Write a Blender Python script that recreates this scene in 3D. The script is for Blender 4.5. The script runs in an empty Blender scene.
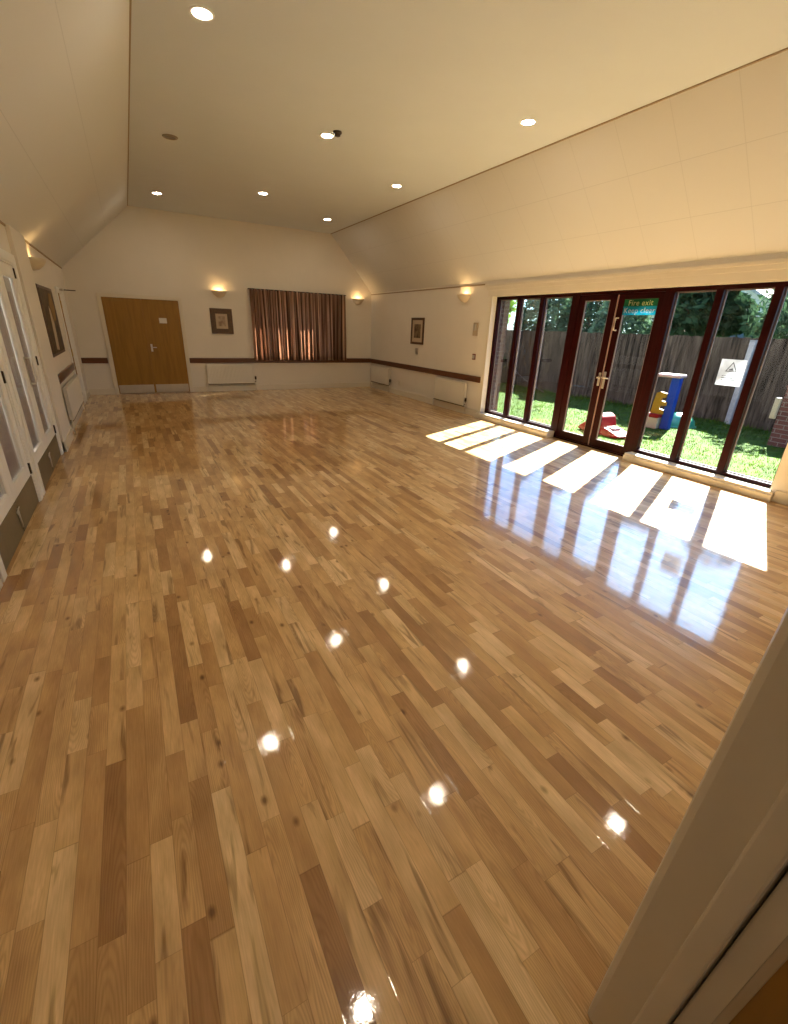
import bpy, bmesh, math, random
from mathutils import Vector, Matrix
random.seed(7)
PI = math.pi
scene = bpy.context.scene
col = scene.collection

# ------------------------------------------------------------------ room sizes (metres)
XL, XR, YF, Y0 = -0.989, 5.98, 12.16, 0.23        # left wall, right wall, far wall, front wall faces
ZEL, ZER, ZC = 2.498, 2.438, 3.747                # eaves left / right, flat ceiling
XCL, XCR = 0.386, 4.823                           # edges of the flat ceiling
XF = 6.08                                         # face of the window frames
OY0, OY1, OZT = 2.04, 7.12, 2.235                 # opening in right wall

# ------------------------------------------------------------------ materials
def mat(name):
    m = bpy.data.materials.new(name); m.use_nodes = True
    nt = m.node_tree; b = nt.nodes['Principled BSDF']
    return m, nt, b
def P(name, c, rough=0.5, metal=0.0, spec=0.5, noise=0.0, nscale=8, bump=0.0, bscale=60, coat=0.0, trans=0.0, emit=None, estr=0):
    m, nt, b = mat(name)
    b.inputs['Base Color'].default_value = (*c, 1); b.inputs['Roughness'].default_value = rough
    b.inputs['Metallic'].default_value = metal; b.inputs['Specular IOR Level'].default_value = spec
    b.inputs['Coat Weight'].default_value = coat
    if emit: b.inputs['Emission Color'].default_value = (*emit, 1); b.inputs['Emission Strength'].default_value = estr
    tc = nt.nodes.new('ShaderNodeTexCoord')
    if noise:
        n = nt.nodes.new('ShaderNodeTexNoise'); n.inputs['Scale'].default_value = nscale; n.inputs['Detail'].default_value = 4
        r = nt.nodes.new('ShaderNodeValToRGB')
        r.color_ramp.elements[0].position = .3; r.color_ramp.elements[1].position = .7
        r.color_ramp.elements[0].color = (*[x*(1-noise) for x in c], 1); r.color_ramp.elements[1].color = (*[min(1, x*(1+noise)) for x in c], 1)
        nt.links.new(tc.outputs['Object'], n.inputs['Vector']); nt.links.new(n.outputs['Fac'], r.inputs['Fac']); nt.links.new(r.outputs['Color'], b.inputs['Base Color'])
    if bump:
        n = nt.nodes.new('ShaderNodeTexNoise'); n.inputs['Scale'].default_value = bscale; n.inputs['Detail'].default_value = 3
        bp = nt.nodes.new('ShaderNodeBump'); bp.inputs['Strength'].default_value = bump; bp.inputs['Distance'].default_value = .01
        nt.links.new(tc.outputs['Object'], n.inputs['Vector']); nt.links.new(n.outputs['Fac'], bp.inputs['Height']); nt.links.new(bp.outputs['Normal'], b.inputs['Normal'])
    return m

def wood(name, c1, c2, axis='Z', rough=.35, scale=3.0, stretch=14, coat=0.0, spec=0.5):
    m, nt, b = mat(name)
    tc = nt.nodes.new('ShaderNodeTexCoord'); mp = nt.nodes.new('ShaderNodeMapping')
    s = [stretch, stretch, stretch]; s['XYZ'.index(axis)] = 1.0
    mp.inputs['Scale'].default_value = s
    n = nt.nodes.new('ShaderNodeTexNoise'); n.inputs['Scale'].default_value = scale; n.inputs['Detail'].default_value = 6; n.inputs['Distortion'].default_value = .6
    r = nt.nodes.new('ShaderNodeValToRGB'); r.color_ramp.elements[0].position = .32; r.color_ramp.elements[1].position = .68
    r.color_ramp.elements[0].color = (*c1, 1); r.color_ramp.elements[1].color = (*c2, 1)
    nt.links.new(tc.outputs['Object'], mp.inputs['Vector']); nt.links.new(mp.outputs['Vector'], n.inputs['Vector'])
    nt.links.new(n.outputs['Fac'], r.inputs['Fac']); nt.links.new(r.outputs['Color'], b.inputs['Base Color'])
    b.inputs['Roughness'].default_value = rough; b.inputs['Coat Weight'].default_value = coat; b.inputs['Specular IOR Level'].default_value = spec
    return m

def glass_mat(name, tint=(.93, .96, .95), refl=1.0):
    m = bpy.data.materials.new(name); m.use_nodes = True; nt = m.node_tree; nt.nodes.clear()
    out = nt.nodes.new('ShaderNodeOutputMaterial'); mix = nt.nodes.new('ShaderNodeMixShader')
    tr = nt.nodes.new('ShaderNodeBsdfTransparent'); tr.inputs['Color'].default_value = (*tint, 1)
    gl = nt.nodes.new('ShaderNodeBsdfGlossy'); gl.inputs['Roughness'].default_value = 0.01
    fr = nt.nodes.new('ShaderNodeFresnel'); fr.inputs['IOR'].default_value = 1.45
    mul = nt.nodes.new('ShaderNodeMath'); mul.operation = 'MULTIPLY'; mul.inputs[1].default_value = refl
    nt.links.new(fr.outputs[0], mul.inputs[0]); nt.links.new(mul.outputs[0], mix.inputs[0])
    nt.links.new(tr.outputs[0], mix.inputs[1]); nt.links.new(gl.outputs[0], mix.inputs[2]); nt.links.new(mix.outputs[0], out.inputs[0])
    return m

def math_node(nt, op, a, b=None, c=None):
    n = nt.nodes.new('ShaderNodeMath'); n.operation = op
    for i, v in enumerate((a, b, c)):
        if v is None: continue
        if isinstance(v, (int, float)): n.inputs[i].default_value = v
        else: nt.links.new(v, n.inputs[i])
    return n.outputs[0]

def floor_material():
    m, nt, b = mat('strip_wood_floor'); L = nt.links
    tc = nt.nodes.new('ShaderNodeTexCoord'); sp = nt.nodes.new('ShaderNodeSeparateXYZ'); L.new(tc.outputs['Object'], sp.inputs[0])
    X, Y = sp.outputs[0], sp.outputs[1]
    M = lambda op, a, b_=None, c=None: math_node(nt, op, a, b_, c)
    W = 0.069
    u = M('DIVIDE', X, W); cu = M('FLOOR', u); fu = M('SUBTRACT', u, cu)
    wn = nt.nodes.new('ShaderNodeTexWhiteNoise'); wn.noise_dimensions = '1D'; L.new(cu, wn.inputs['W'])
    r1 = wn.outputs['Value']
    wn2 = nt.nodes.new('ShaderNodeTexWhiteNoise'); wn2.noise_dimensions = '1D'; L.new(M('ADD', cu, 371.3), wn2.inputs['W'])
    ln = M('MULTIPLY_ADD', wn2.outputs['Value'], .16, .40)            # mean board length per column
    v = M('DIVIDE', M('MULTIPLY_ADD', r1, 7.0, Y), ln)
    wob = M('MULTIPLY', M('SINE', M('MULTIPLY_ADD', v, 2.3, M('MULTIPLY', r1, 40.0))), .3)
    v = M('ADD', v, wob)
    cv = M('FLOOR', v); fv = M('SUBTRACT', v, cv)
    cmb = nt.nodes.new('ShaderNodeCombineXYZ'); L.new(cu, cmb.inputs[0]); L.new(cv, cmb.inputs[1])
    wp = nt.nodes.new('ShaderNodeTexWhiteNoise'); wp.noise_dimensions = '2D'; L.new(cmb.outputs[0], wp.inputs['Vector'])
    rp = wp.outputs['Value']; spc = nt.nodes.new('ShaderNodeSeparateColor'); L.new(wp.outputs['Color'], spc.inputs[0])
    # board tone
    ramp = nt.nodes.new('ShaderNodeValToRGB'); cr = ramp.color_ramp
    tones = [(0, (.36, .170, .050)), (.12, (.50, .275, .094)), (.38, (.63, .378, .148)), (.70, (.70, .445, .190)), (1, (.80, .560, .280))]
    cr.elements[0].position = 0; cr.elements[0].color = (*tones[0][1], 1); cr.elements[1].position = 1; cr.elements[1].color = (*tones[-1][1], 1)
    for p, c in tones[1:-1]:
        e = cr.elements.new(p); e.color = (*c, 1)
    L.new(rp, ramp.inputs[0])
    # grain coordinates shifted per board
    off = nt.nodes.new('ShaderNodeCombineXYZ'); L.new(M('MULTIPLY', rp, 31.0), off.inputs[0]); L.new(M('MULTIPLY', spc.outputs[1], 53.0), off.inputs[1])
    add = nt.nodes.new('ShaderNodeVectorMath'); add.operation = 'ADD'; L.new(tc.outputs['Object'], add.inputs[0]); L.new(off.outputs[0], add.inputs[1])
    def noise(scale_vec, scale, detail=4, dist=0.0):
        mp = nt.nodes.new('ShaderNodeMapping'); mp.inputs['Scale'].default_value = scale_vec; L.new(add.outputs[0], mp.inputs['Vector'])
        n = nt.nodes.new('ShaderNodeTexNoise'); n.inputs['Scale'].default_value = scale; n.inputs['Detail'].default_value = detail; n.inputs['Distortion'].default_value = dist
        L.new(mp.outputs[0], n.inputs['Vector']); return n.outputs['Fac']
    fine = noise((22, 1.2, 1), 9, 5)
    streak = noise((9, .8, 1), 2.2, 3, .8)
    blot = noise((1, .30, 1), 11, 3)
    # cathedral growth rings, centred near each board
    xl = M('ADD', M('MULTIPLY', M('SUBTRACT', fu, .5), W), M('MULTIPLY', M('SUBTRACT', spc.outputs[1], .5), .09))
    yl = M('MULTIPLY', M('MULTIPLY', M('SUBTRACT', fv, spc.outputs[0]), ln), .085)
    wob2 = noise((1, .22, 1), 16, 2)
    rad = M('ADD', M('SQRT', M('ADD', M('MULTIPLY', xl, xl), M('MULTIPLY', yl, yl))), M('MULTIPLY', wob2, .022))
    ring = M('POWER', M('MULTIPLY_ADD', M('SINE', M('MULTIPLY', rad, 2*PI/.0062)), .5, .5), 1.6)
    g = M('MULTIPLY_ADD', M('SUBTRACT', fine, .5), .55, 1.0)
    g = M('MULTIPLY', g, M('MULTIPLY_ADD', M('MULTIPLY', ring, M('MULTIPLY_ADD', M('GREATER_THAN', spc.outputs[2], .55), .75, .25)), -.20, 1.04))
    g = M('MULTIPLY', g, M('MULTIPLY_ADD', M('SUBTRACT', blot, .5), 1.15, 1.0))
    # dark heartwood streak on some boards
    sr = nt.nodes.new('ShaderNodeMapRange'); sr.inputs['From Min'].default_value = .57; sr.inputs['From Max'].default_value = .68; L.new(streak, sr.inputs[0])
    has = M('GREATER_THAN', spc.outputs[0], .34)
    dark = M('MULTIPLY', M('MULTIPLY', sr.outputs[0], has), .58)
    g = M('MULTIPLY', g, M('SUBTRACT', 1.0, dark))
    # knots
    vo = nt.nodes.new('ShaderNodeTexVoronoi'); vo.inputs['Scale'].default_value = 10.5
    mk = nt.nodes.new('ShaderNodeMapping'); mk.inputs['Scale'].default_value = (1, .62, 1); L.new(add.outputs[0], mk.inputs['Vector']); L.new(mk.outputs[0], vo.inputs['Vector'])
    kr = nt.nodes.new('ShaderNodeMapRange'); kr.inputs['From Min'].default_value = .05; kr.inputs['From Max'].default_value = .17; kr.inputs['To Min'].default_value = .72; kr.inputs['To Max'].default_value = 0; L.new(vo.outputs['Distance'], kr.inputs[0])
    vsp = nt.nodes.new('ShaderNodeSeparateColor'); L.new(vo.outputs['Color'], vsp.inputs[0])
    kn = M('MULTIPLY', kr.outputs[0], M('GREATER_THAN', vsp.outputs[0], .68))
    g = M('MULTIPLY', g, M('SUBTRACT', 1.0, kn))
    # joints between boards
    eu = M('MULTIPLY', M('MINIMUM', fu, M('SUBTRACT', 1.0, fu)), W)
    ev = M('MULTIPLY', M('MINIMUM', fv, M('SUBTRACT', 1.0, fv)), ln)
    e = M('MINIMUM', eu, ev)
    jr = nt.nodes.new('ShaderNodeMapRange'); jr.inputs['From Min'].default_value = .0003; jr.inputs['From Max'].default_value = .0016; jr.inputs['To Min'].default_value = .62; jr.inputs['To Max'].default_value = 1; L.new(e, jr.inputs[0])
    g = M('MULTIPLY', g, jr.outputs[0])
    cg = nt.nodes.new('ShaderNodeCombineXYZ'); L.new(M('POWER', g, .82), cg.inputs[0]); L.new(g, cg.inputs[1]); L.new(M('POWER', g, 1.3), cg.inputs[2])
    mx = nt.nodes.new('ShaderNodeVectorMath'); mx.operation = 'MULTIPLY'; L.new(ramp.outputs[0], mx.inputs[0]); L.new(cg.outputs[0], mx.inputs[1])
    L.new(mx.outputs[0], b.inputs['Base Color'])
    # lacquer: glossy, very slightly uneven, boards cupped a little
    b.inputs['Roughness'].default_value = .34; b.inputs['Specular IOR Level'].default_value = .3
    b.inputs['Coat Weight'].default_value = 1.0; b.inputs['Coat IOR'].default_value = 1.55; b.inputs['Coat Roughness'].default_value = .045
    n2 = nt.nodes.new('ShaderNodeTexNoise'); n2.inputs['Scale'].default_value = 9; n2.inputs['Detail'].default_value = 3; L.new(tc.outputs['Object'], n2.inputs['Vector'])
    n3 = nt.nodes.new('ShaderNodeTexNoise'); n3.inputs['Scale'].default_value = 160; n3.inputs['Detail'].default_value = 1; L.new(tc.outputs['Object'], n3.inputs['Vector'])
    cup = M('MULTIPLY', M('POWER', M('SUBTRACT', fu, .5), 2.0), 1.0)
    h = M('ADD', M('MULTIPLY', n2.outputs['Fac'], .35), M('MULTIPLY', cup, .2))
    h = M('ADD', h, M('MULTIPLY', n3.outputs['Fac'], .07))
    h = M('ADD', h, M('MULTIPLY', jr.outputs[0], .10))
    h = M('ADD', h, M('MULTIPLY', spc.outputs[2], .06))
    bp = nt.nodes.new('ShaderNodeBump'); bp.inputs['Strength'].default_value = .32; bp.inputs['Distance'].default_value = .0035; L.new(h, bp.inputs['Height'])
    L.new(bp.outputs['Normal'], b.inputs['Coat Normal']); L.new(bp.outputs['Normal'], b.inputs['Normal'])
    return m

def brick_mat(name):
    m, nt, b = mat(name); L = nt.links
    tc = nt.nodes.new('ShaderNodeTexCoord'); sp = nt.nodes.new('ShaderNodeSeparateXYZ'); cb_ = nt.nodes.new('ShaderNodeCombineXYZ')
    L.new(tc.outputs['Object'], sp.inputs[0]); L.new(math_node(nt, 'ADD', sp.outputs[0], sp.outputs[1]), cb_.inputs[0]); L.new(sp.outputs[2], cb_.inputs[1])
    br = nt.nodes.new('ShaderNodeTexBrick'); br.inputs['Scale'].default_value = 1.0
    br.inputs['Color1'].default_value = (.075, .025, .018, 1); br.inputs['Color2'].default_value = (.12, .042, .028, 1); br.inputs['Mortar'].default_value = (.17, .15, .13, 1)
    br.inputs['Mortar Size'].default_value = .006; br.inputs['Brick Width'].default_value = .225; br.inputs['Row Height'].default_value = .075
    L.new(cb_.outputs[0], br.inputs['Vector']); L.new(br.outputs['Color'], b.inputs['Base Color'])
    b.inputs['Roughness'].default_value = .9
    return m

def leaf_mat(name, c, tr=.5):
    m = bpy.data.materials.new(name); m.use_nodes = True; nt = m.node_tree; nt.nodes.clear()
    out = nt.nodes.new('ShaderNodeOutputMaterial'); mix = nt.nodes.new('ShaderNodeMixShader'); mix.inputs[0].default_value = tr
    d = nt.nodes.new('ShaderNodeBsdfDiffuse'); t = nt.nodes.new('ShaderNodeBsdfTranslucent')
    tc = nt.nodes.new('ShaderNodeTexCoord'); n = nt.nodes.new('ShaderNodeTexNoise'); n.inputs['Scale'].default_value = 2.5; n.inputs['Detail'].default_value = 5
    r = nt.nodes.new('ShaderNodeValToRGB'); r.color_ramp.elements[0].position = .35; r.color_ramp.elements[1].position = .65
    r.color_ramp.elements[0].color = (*[x*.55 for x in c], 1); r.color_ramp.elements[1].color = (*[min(1, x*1.4) for x in c], 1)
    nt.links.new(tc.outputs['Object'], n.inputs['Vector']); nt.links.new(n.outputs['Fac'], r.inputs[0])
    nt.links.new(r.outputs[0], d.inputs[0]); nt.links.new(r.outputs[0], t.inputs[0])
    nt.links.new(d.outputs[0], mix.inputs[1]); nt.links.new(t.outputs[0], mix.inputs[2]); nt.links.new(mix.outputs[0], out.inputs[0])
    return m

def slope_mat(name, face_x):
    # painted boards: fine dark seams every 0.6 m along Y (object space is laid out with the slope unrolled in UV-like coords)
    m, nt, b = mat(name); L = nt.links
    M = lambda op, a, b_=None, c=None: math_node(nt, op, a, b_, c)
    tc = nt.nodes.new('ShaderNodeTexCoord'); sp = nt.nodes.new('ShaderNodeSeparateXYZ'); L.new(tc.outputs['Object'], sp.inputs[0])
    z0, z1, strength_cross = face_x
    s = M('DIVIDE', M('SUBTRACT', sp.outputs[2], z0), z1 - z0)
    s3 = M('MULTIPLY', s, 3.0); fs = M('ABSOLUTE', M('SUBTRACT', s3, M('ROUND', s3)))
    y6 = M('DIVIDE', M('SUBTRACT', sp.outputs[1], 2.9), .598); fy = M('ABSOLUTE', M('SUBTRACT', y6, M('ROUND', y6)))
    a = M('MULTIPLY', M('LESS_THAN', fs, .0062), .13)
    c = M('MULTIPLY', M('LESS_THAN', fy, .0068), strength_cross)
    g = M('SUBTRACT', 1.0, M('MAXIMUM', a, c))
    rgb = nt.nodes.new('ShaderNodeRGB'); rgb.outputs[0].default_value = (*SLOPEC, 1)
    mx = nt.nodes.new('ShaderNodeVectorMath'); mx.operation = 'SCALE'; L.new(rgb.outputs[0], mx.inputs[0]); L.new(g, mx.inputs['Scale'])
    L.new(mx.outputs[0], b.inputs['Base Color']); b.inputs['Roughness'].default_value = .65
    return m

WALLC = (.75, .69, .60); SLOPEC = (.65, .635, .60)
m_wall = P('cream_wall_paint', WALLC, .75, noise=.015, nscale=3)
m_ceil = P('cream_ceiling_paint', (.64, .66, .66), .8, noise=.015, nscale=2)
m_slopeR = slope_mat('boarded_slope_right', (ZER, ZC, .09)); m_slopeL = slope_mat('boarded_slope_left', (ZEL, ZC, .0))
m_gloss = P('white_gloss_paint', (.71, .64, .525), .32, noise=.02, nscale=4)
m_white = P('white_satin_paint', (.86, .84, .79), .35, noise=.02, nscale=4)
m_rad = P('radiator_enamel', (.74, .69, .60), .35)
m_shadowgap = P('brown_bead', (.34, .25, .15), .7)
m_dado = wood('dado_mahogany', (.085, .030, .010), (.145, .050, .017), 'Y', .3)
m_dadoX = wood('dado_mahogany_far', (.085, .030, .010), (.145, .050, .017), 'X', .3)
m_frame = wood('window_mahogany', (.012, .0006, .0006), (.026, .0014, .0013), 'Z', .42, stretch=20, spec=.12)
m_bead_glint = P('glazing_bead', (.20, .155, .14), .5)  # paler than the frame, puts sunlit glints at the pane edges into the colour
m_seal = P('door_seal', (.30, .19, .17), .5)
m_oak = wood('honey_oak_veneer', (.25, .122, .014), (.33, .165, .021), 'Z', .34, scale=1.6, stretch=10)
m_oakdark = wood('brown_door_veneer', (.26, .125, .018), (.36, .18, .030), 'Z', .4, scale=1.6, stretch=10)
m_steel = P('brushed_steel', (.62, .60, .56), .35, .9)
m_kick = P('aluminium_kick_plate', (.50, .46, .40), .38, .5, noise=.05)
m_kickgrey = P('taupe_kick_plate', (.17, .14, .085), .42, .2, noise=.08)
m_brass = P('brass', (.52, .36, .15), .3, .9)
m_dark = P('dark_metal', (.05, .035, .025), .45, .4)
m_glass = glass_mat('clear_glass', (.93, .96, .955), .4)
m_glassin = glass_mat('interior_glass', (.95, .955, .95), .3)
m_pic = P('brown_picture_frame', (.085, .038, .014), .35, noise=.3, nscale=30)
m_mount = P('cream_mount', (.50, .39, .27), .8)
m_plastic = P('white_plastic', (.75, .70, .60), .4)
m_redplast = P('red_call_point', (.22, .035, .02), .4)
m_grass = P('lawn', (.030, .062, .005), .95, spec=.1, noise=.45, nscale=5, bump=.6, bscale=40)
m_blade = leaf_mat('grass_blade', (.043, .082, .005), .45)
m_fence = wood('weathered_fence', (.010, .007, .004), (.088, .068, .047), 'Z', .9, scale=1.5, stretch=12, spec=.1)
m_conc = P('concrete', (.25, .25, .24), .9, noise=.12, nscale=14)
m_bark = P('bark', (.10, .07, .05), .95, noise=.3, nscale=12)
m_lamp = P('downlight_glow', (1, 1, 1), .5, emit=(1.0, .86, .66), estr=80)
m_bulb = P('wall_light_bulb', (1, 1, 1), .5, emit=(1.0, .70, .34), estr=3)
m_shade = P('plaster_shade', (.72, .62, .46), .6)
m_red = P('red_toy_plastic', (.22, .008, .007), .55, spec=.1); m_blue = P('blue_toy_plastic', (.004, .040, .27), .5, spec=.2)
m_yellow = P('yellow_toy_plastic', (.30, .17, .008), .5, spec=.2); m_green = P('green_toy_plastic', (.015, .22, .11), .4)
m_pink = P('pale_pink_toy_plastic', (.42, .27, .27), .4); m_creamt = P('cream_toy_plastic', (.36, .31, .21), .4)
m_render = P('pale_house_render', (.85, .66, .54), .9, noise=.06); m_rooft = P('clay_roof', (.60, .42, .32), .9, noise=.2, nscale=10)
m_brickX = m_brickY = brick_mat('red_brick')

# ------------------------------------------------------------------ mesh helpers
class MB:
    def __init__(s): s.v = []; s.f = []; s.sm = []; s.k = 0
    def add(s, vs, fs, smooth=False):
        n = len(s.v); s.v += [tuple(v) for v in vs]; s.f += [tuple(i+n for i in f) for f in fs]; s.sm += [smooth]*len(fs); return s
    def box(s, x0, x1, y0, y1, z0, z1, bev=0.0):
        x0, x1 = min(x0, x1), max(x0, x1); y0, y1 = min(y0, y1), max(y0, y1); z0, z1 = min(z0, z1), max(z0, z1)
        g = (s.k % 9)*.00016; s.k += 1      # neighbouring boards never lie exactly flush
        x0 -= g; y0 -= g; z0 -= g; x1 += g; y1 += g; z1 += g
        bev = min(bev, (x1-x0)*.45, (y1-y0)*.45, (z1-z0)*.45)
        if bev <= 0:
            vs = [(x, y, z) for z in (z0, z1) for y in (y0, y1) for x in (x0, x1)]
            return s.add(vs, [(0, 2, 3, 1), (4, 5, 7, 6), (0, 1, 5, 4), (2, 6, 7, 3), (0, 4, 6, 2), (1, 3, 7, 5)])
        bm = bmesh.new(); bmesh.ops.create_cube(bm, size=1)
        for v in bm.verts: v.co = Vector(((x0+x1)/2+v.co.x*(x1-x0), (y0+y1)/2+v.co.y*(y1-y0), (z0+z1)/2+v.co.z*(z1-z0)))
        bmesh.ops.bevel(bm, geom=bm.edges[:], offset=bev, segments=2, affect='EDGES', profile=.5)
        bm.verts.index_update(); s.add([v.co[:] for v in bm.verts], [[v.index for v in f.verts] for f in bm.faces]); bm.free(); return s
    def prism(s, pts, axis, a, b):
        # polygon pts in the other two axes (in XYZ order), extruded along axis from a to b
        def mk(p, t):
            if axis == 'x': return (t, p[0], p[1])
            if axis == 'y': return (p[0], t, p[1])
            return (p[0], p[1], t)
        n = len(pts); vs = [mk(p, a) for p in pts] + [mk(p, b) for p in pts]
        fs = [tuple(range(n))[::-1], tuple(range(n, 2*n))] + [(i, (i+1) % n, n+(i+1) % n, n+i) for i in range(n)]
        return s.add(vs, fs)
    def lathe(s, prof, c=(0, 0, 0), axis='z', n=24, a0=0, a1=2*PI, smooth=True):
        full = abs(a1-a0-2*PI) < 1e-6; m = n if full else n+1
        vs = []
        for k in range(m):
            a = a0+(a1-a0)*k/n
            for r, h in prof:
                p = (r*math.cos(a), r*math.sin(a), h)
                if axis == 'x': p = (p[2], p[0], p[1])
                if axis == 'y': p = (p[0], p[2], p[1])
                vs.append((p[0]+c[0], p[1]+c[1], p[2]+c[2]))
        q = len(prof); fs = []
        for k in range(n):
            k2 = (k+1) % m
            for j in range(q-1): fs.append((k*q+j, k2*q+j, k2*q+j+1, k*q+j+1))
        return s.add(vs, fs, smooth)
    def tube(s, pts, r, n=10, cap=True):
        pts = [Vector(p) for p in pts]; rings = []; rr = r if isinstance(r, (list, tuple)) else [r]*len(pts)
        up = Vector((0, 0, 1))
        for i, p in enumerate(pts):
            d = (pts[min(i+1, len(pts)-1)]-pts[max(i-1, 0)]).normalized()
            ref = up if abs(d.dot(up)) < .95 else Vector((1, 0, 0))
            a = d.cross(ref).normalized(); b = d.cross(a)
            rings.append([p+(a*math.cos(2*PI*k/n)+b*math.sin(2*PI*k/n))*rr[i] for k in range(n)])
        vs = [v for R in rings for v in R]; fs = []
        for i in range(len(pts)-1):
            for k in range(n): fs.append((i*n+k, i*n+(k+1) % n, (i+1)*n+(k+1) % n, (i+1)*n+k))
        if cap: fs += [tuple(range(n))[::-1], tuple((len(pts)-1)*n+k for k in range(n))]
        return s.add(vs, fs, True)
    def xf(s, M):
        s.v = [tuple(M @ Vector(v)) for v in s.v]; return s
    def build(s, name, m, parent=None, loc=None, fix=True):
        me = bpy.data.meshes.new(name); me.from_pydata(s.v, [], s.f); me.polygons.foreach_set('use_smooth', s.sm); me.materials.append(m)
        if fix and len(s.f) < 6000:
            bm = bmesh.new(); bm.from_mesh(me); bmesh.ops.recalc_face_normals(bm, faces=bm.faces[:]); bm.to_mesh(me); bm.free()
        o = bpy.data.objects.new(name, me); col.objects.link(o)
        if parent: o.parent = parent
        if loc: o.location = loc
        return o
def tag(o, label=None, cat=None, group=None, kind=None):
    if label: o['label'] = label
    if cat: o['category'] = cat
    if group: o['group'] = group
    if kind: o['kind'] = kind
    return o
def thing(name, loc, label, cat, group=None, kind=None, rz=0):
    o = bpy.data.objects.new(name, None); col.objects.link(o); o.location = loc; o.rotation_euler = (0, 0, rz); o.empty_display_size = .1
    return tag(o, label, cat, group, kind)
def S(o, label=None, cat=None): return tag(o, label, cat, None, 'structure')
def copy_tree(root, loc, label, group=None):
    r = root.copy(); col.objects.link(r); r.location = loc; r['label'] = label
    if group: r['group'] = group
    def rec(src, dst):
        for ch in list(src.children):
            c = ch.copy(); col.objects.link(c); c.parent = dst; rec(ch, c)
    rec(root, r); return r
def text_mesh(s, size, name, m, parent, M, ext=.0008):
    cu = bpy.data.curves.new(name, 'FONT'); cu.body = s; cu.size = size; cu.align_x = 'CENTER'; cu.align_y = 'CENTER'; cu.extrude = ext; cu.space_character = 1.08
    o = bpy.data.objects.new('tmp', cu); col.objects.link(o); bpy.context.view_layer.update()
    me = bpy.data.meshes.new_from_object(o.evaluated_get(bpy.context.evaluated_depsgraph_get())); bpy.data.objects.remove(o)
    me.transform(M); me.materials.clear(); me.materials.append(m); me.name = name
    q = bpy.data.objects.new(name, me); col.objects.link(q); q.parent = parent; return q

# ================================================================== SHELL
S(MB().box(-1.4, 6.42, -2.6, YF+.3, -.12, 0).build('floor', floor_material()), 'glossy honey wooden strip floor of the hall', 'floor')
# far wall with the window opening behind the curtains
WX0, WX1, WZ0, WZ1 = 2.85, 5.0, .9, 2.2
w = MB()
w.box(-1.4, WX0, YF, YF+.25, 0, 4.0).box(WX1, 6.5, YF, YF+.25, 0, 4.0).box(WX0, WX1, YF, YF+.25, 0, WZ0).box(WX0, WX1, YF, YF+.25, WZ1, 4.0)
S(w.build('wall_far', m_wall), 'far gable wall painted cream', 'wall')
w = MB()
w.box(XR, 6.2, OY1, YF, 0, 2.6).box(XR, 6.2, -.2, OY0, 0, 2.6).box(XR, 6.2, OY0, OY1, OZT, 2.6)
S(w.build('wall_right', m_wall), 'right side wall with the garden windows', 'wall')
# left wall with openings for three doors
LD = [(3.50, 5.03, 2.13), (5.27, 6.80, 2.13), (10.35, 11.25, 2.0)]
w = MB(); ys = [Y0-.4]
edges = [Y0-.4]
prev = Y0-.4
for a, b_, h in LD:
    w.box(XL-.14, XL, prev, a, 0, 2.6); w.box(XL-.14, XL, a, b_, h, 2.6); prev = b_
w.box(XL-.14, XL, prev, YF, 0, 2.6)
S(w.build('wall_left', m_wall), 'left side wall with glazed white doors', 'wall')
# boxed pier after the glazed doors
w = MB().box(XL, XL+.045, 6.93, 7.80, 0, 2.51, .006); S(w.build('wall_pier', m_wall), 'shallow boxed pier beside the glazed doors', 'wall')
# front wall around the doorway the picture is taken through
w = MB(); w.box(-1.4, -.75, Y0-.17, Y0, 0, 4.0).box(.93, 6.4, Y0-.17, Y0, 0, 4.0).box(-.75, .93, Y0-.17, Y0, 2.35, 4.0)
S(w.build('wall_front', m_wall), 'front wall around the entrance doorway', 'wall')
w = MB(); w.box(-.9, -.75, -2.4, Y0-.17, 0, 2.5).box(1.9, 2.05, -2.4, Y0-.17, 0, 2.5).box(-.9, 2.05, -2.5, -2.4, 0, 2.5).box(-.9, 2.05, -2.4, Y0-.17, 2.5, 2.6)
S(w.build('wall_lobby', m_wall), 'lobby walls behind the entrance doorway', 'wall')
# ceilings
S(MB().box(XCL-.01, XCR+.01, -.2, YF+.2, ZC, ZC+.15).build('ceiling', m_ceil), 'flat cream ceiling', 'ceiling')
S(MB().prism([(XL, ZEL), (XCL, ZC), (XCL-.06, ZC+.12), (XL-.3, ZEL+.02), (XL-.3, ZEL)], 'y', -.2, YF+.2).build('ceiling_left', m_slopeL), 'left sloping boarded ceiling', 'ceiling')
S(MB().prism([(XR+.04, ZER), (XCR, ZC), (XCR+.06, ZC+.12), (XR+.3, ZER+.02), (XR+.3, ZER)], 'y', -.2, YF+.2).build('ceiling_right', m_slopeR), 'right sloping boarded ceiling', 'ceiling')
# beads along the ceiling edges and eaves
n_trim = [0]
def trim(mb, m, label):
    n_trim[0] += 1; return S(mb.build('trim_%d' % n_trim[0], m), label, 'trim')
trim(MB().box(XCR-.012, XCR+.012, Y0, YF, ZC-.010, ZC+.02), m_shadowgap, 'dark bead along the right ceiling edge')
trim(MB().box(XCL-.007, XCL+.007, Y0, YF, ZC-.006, ZC+.02), m_shadowgap, 'thin dark bead along the left ceiling edge')
trim(MB().box(XR-.012, XR+.05, 7.35, YF, ZER-.012, ZER+.012), m_shadowgap, 'dark bead along the right eave')
trim(MB().box(XL-.05, XL+.014, 7.95, YF, ZEL-.010, ZEL+.012), m_shadowgap, 'dark bead along the left eave past the pier')
trim(MB().box(XL-.05, XL+.014, Y0, 6.93, ZEL-.010, ZEL+.012), m_shadowgap, 'dark bead along the left eave above the glazed doors')
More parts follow.
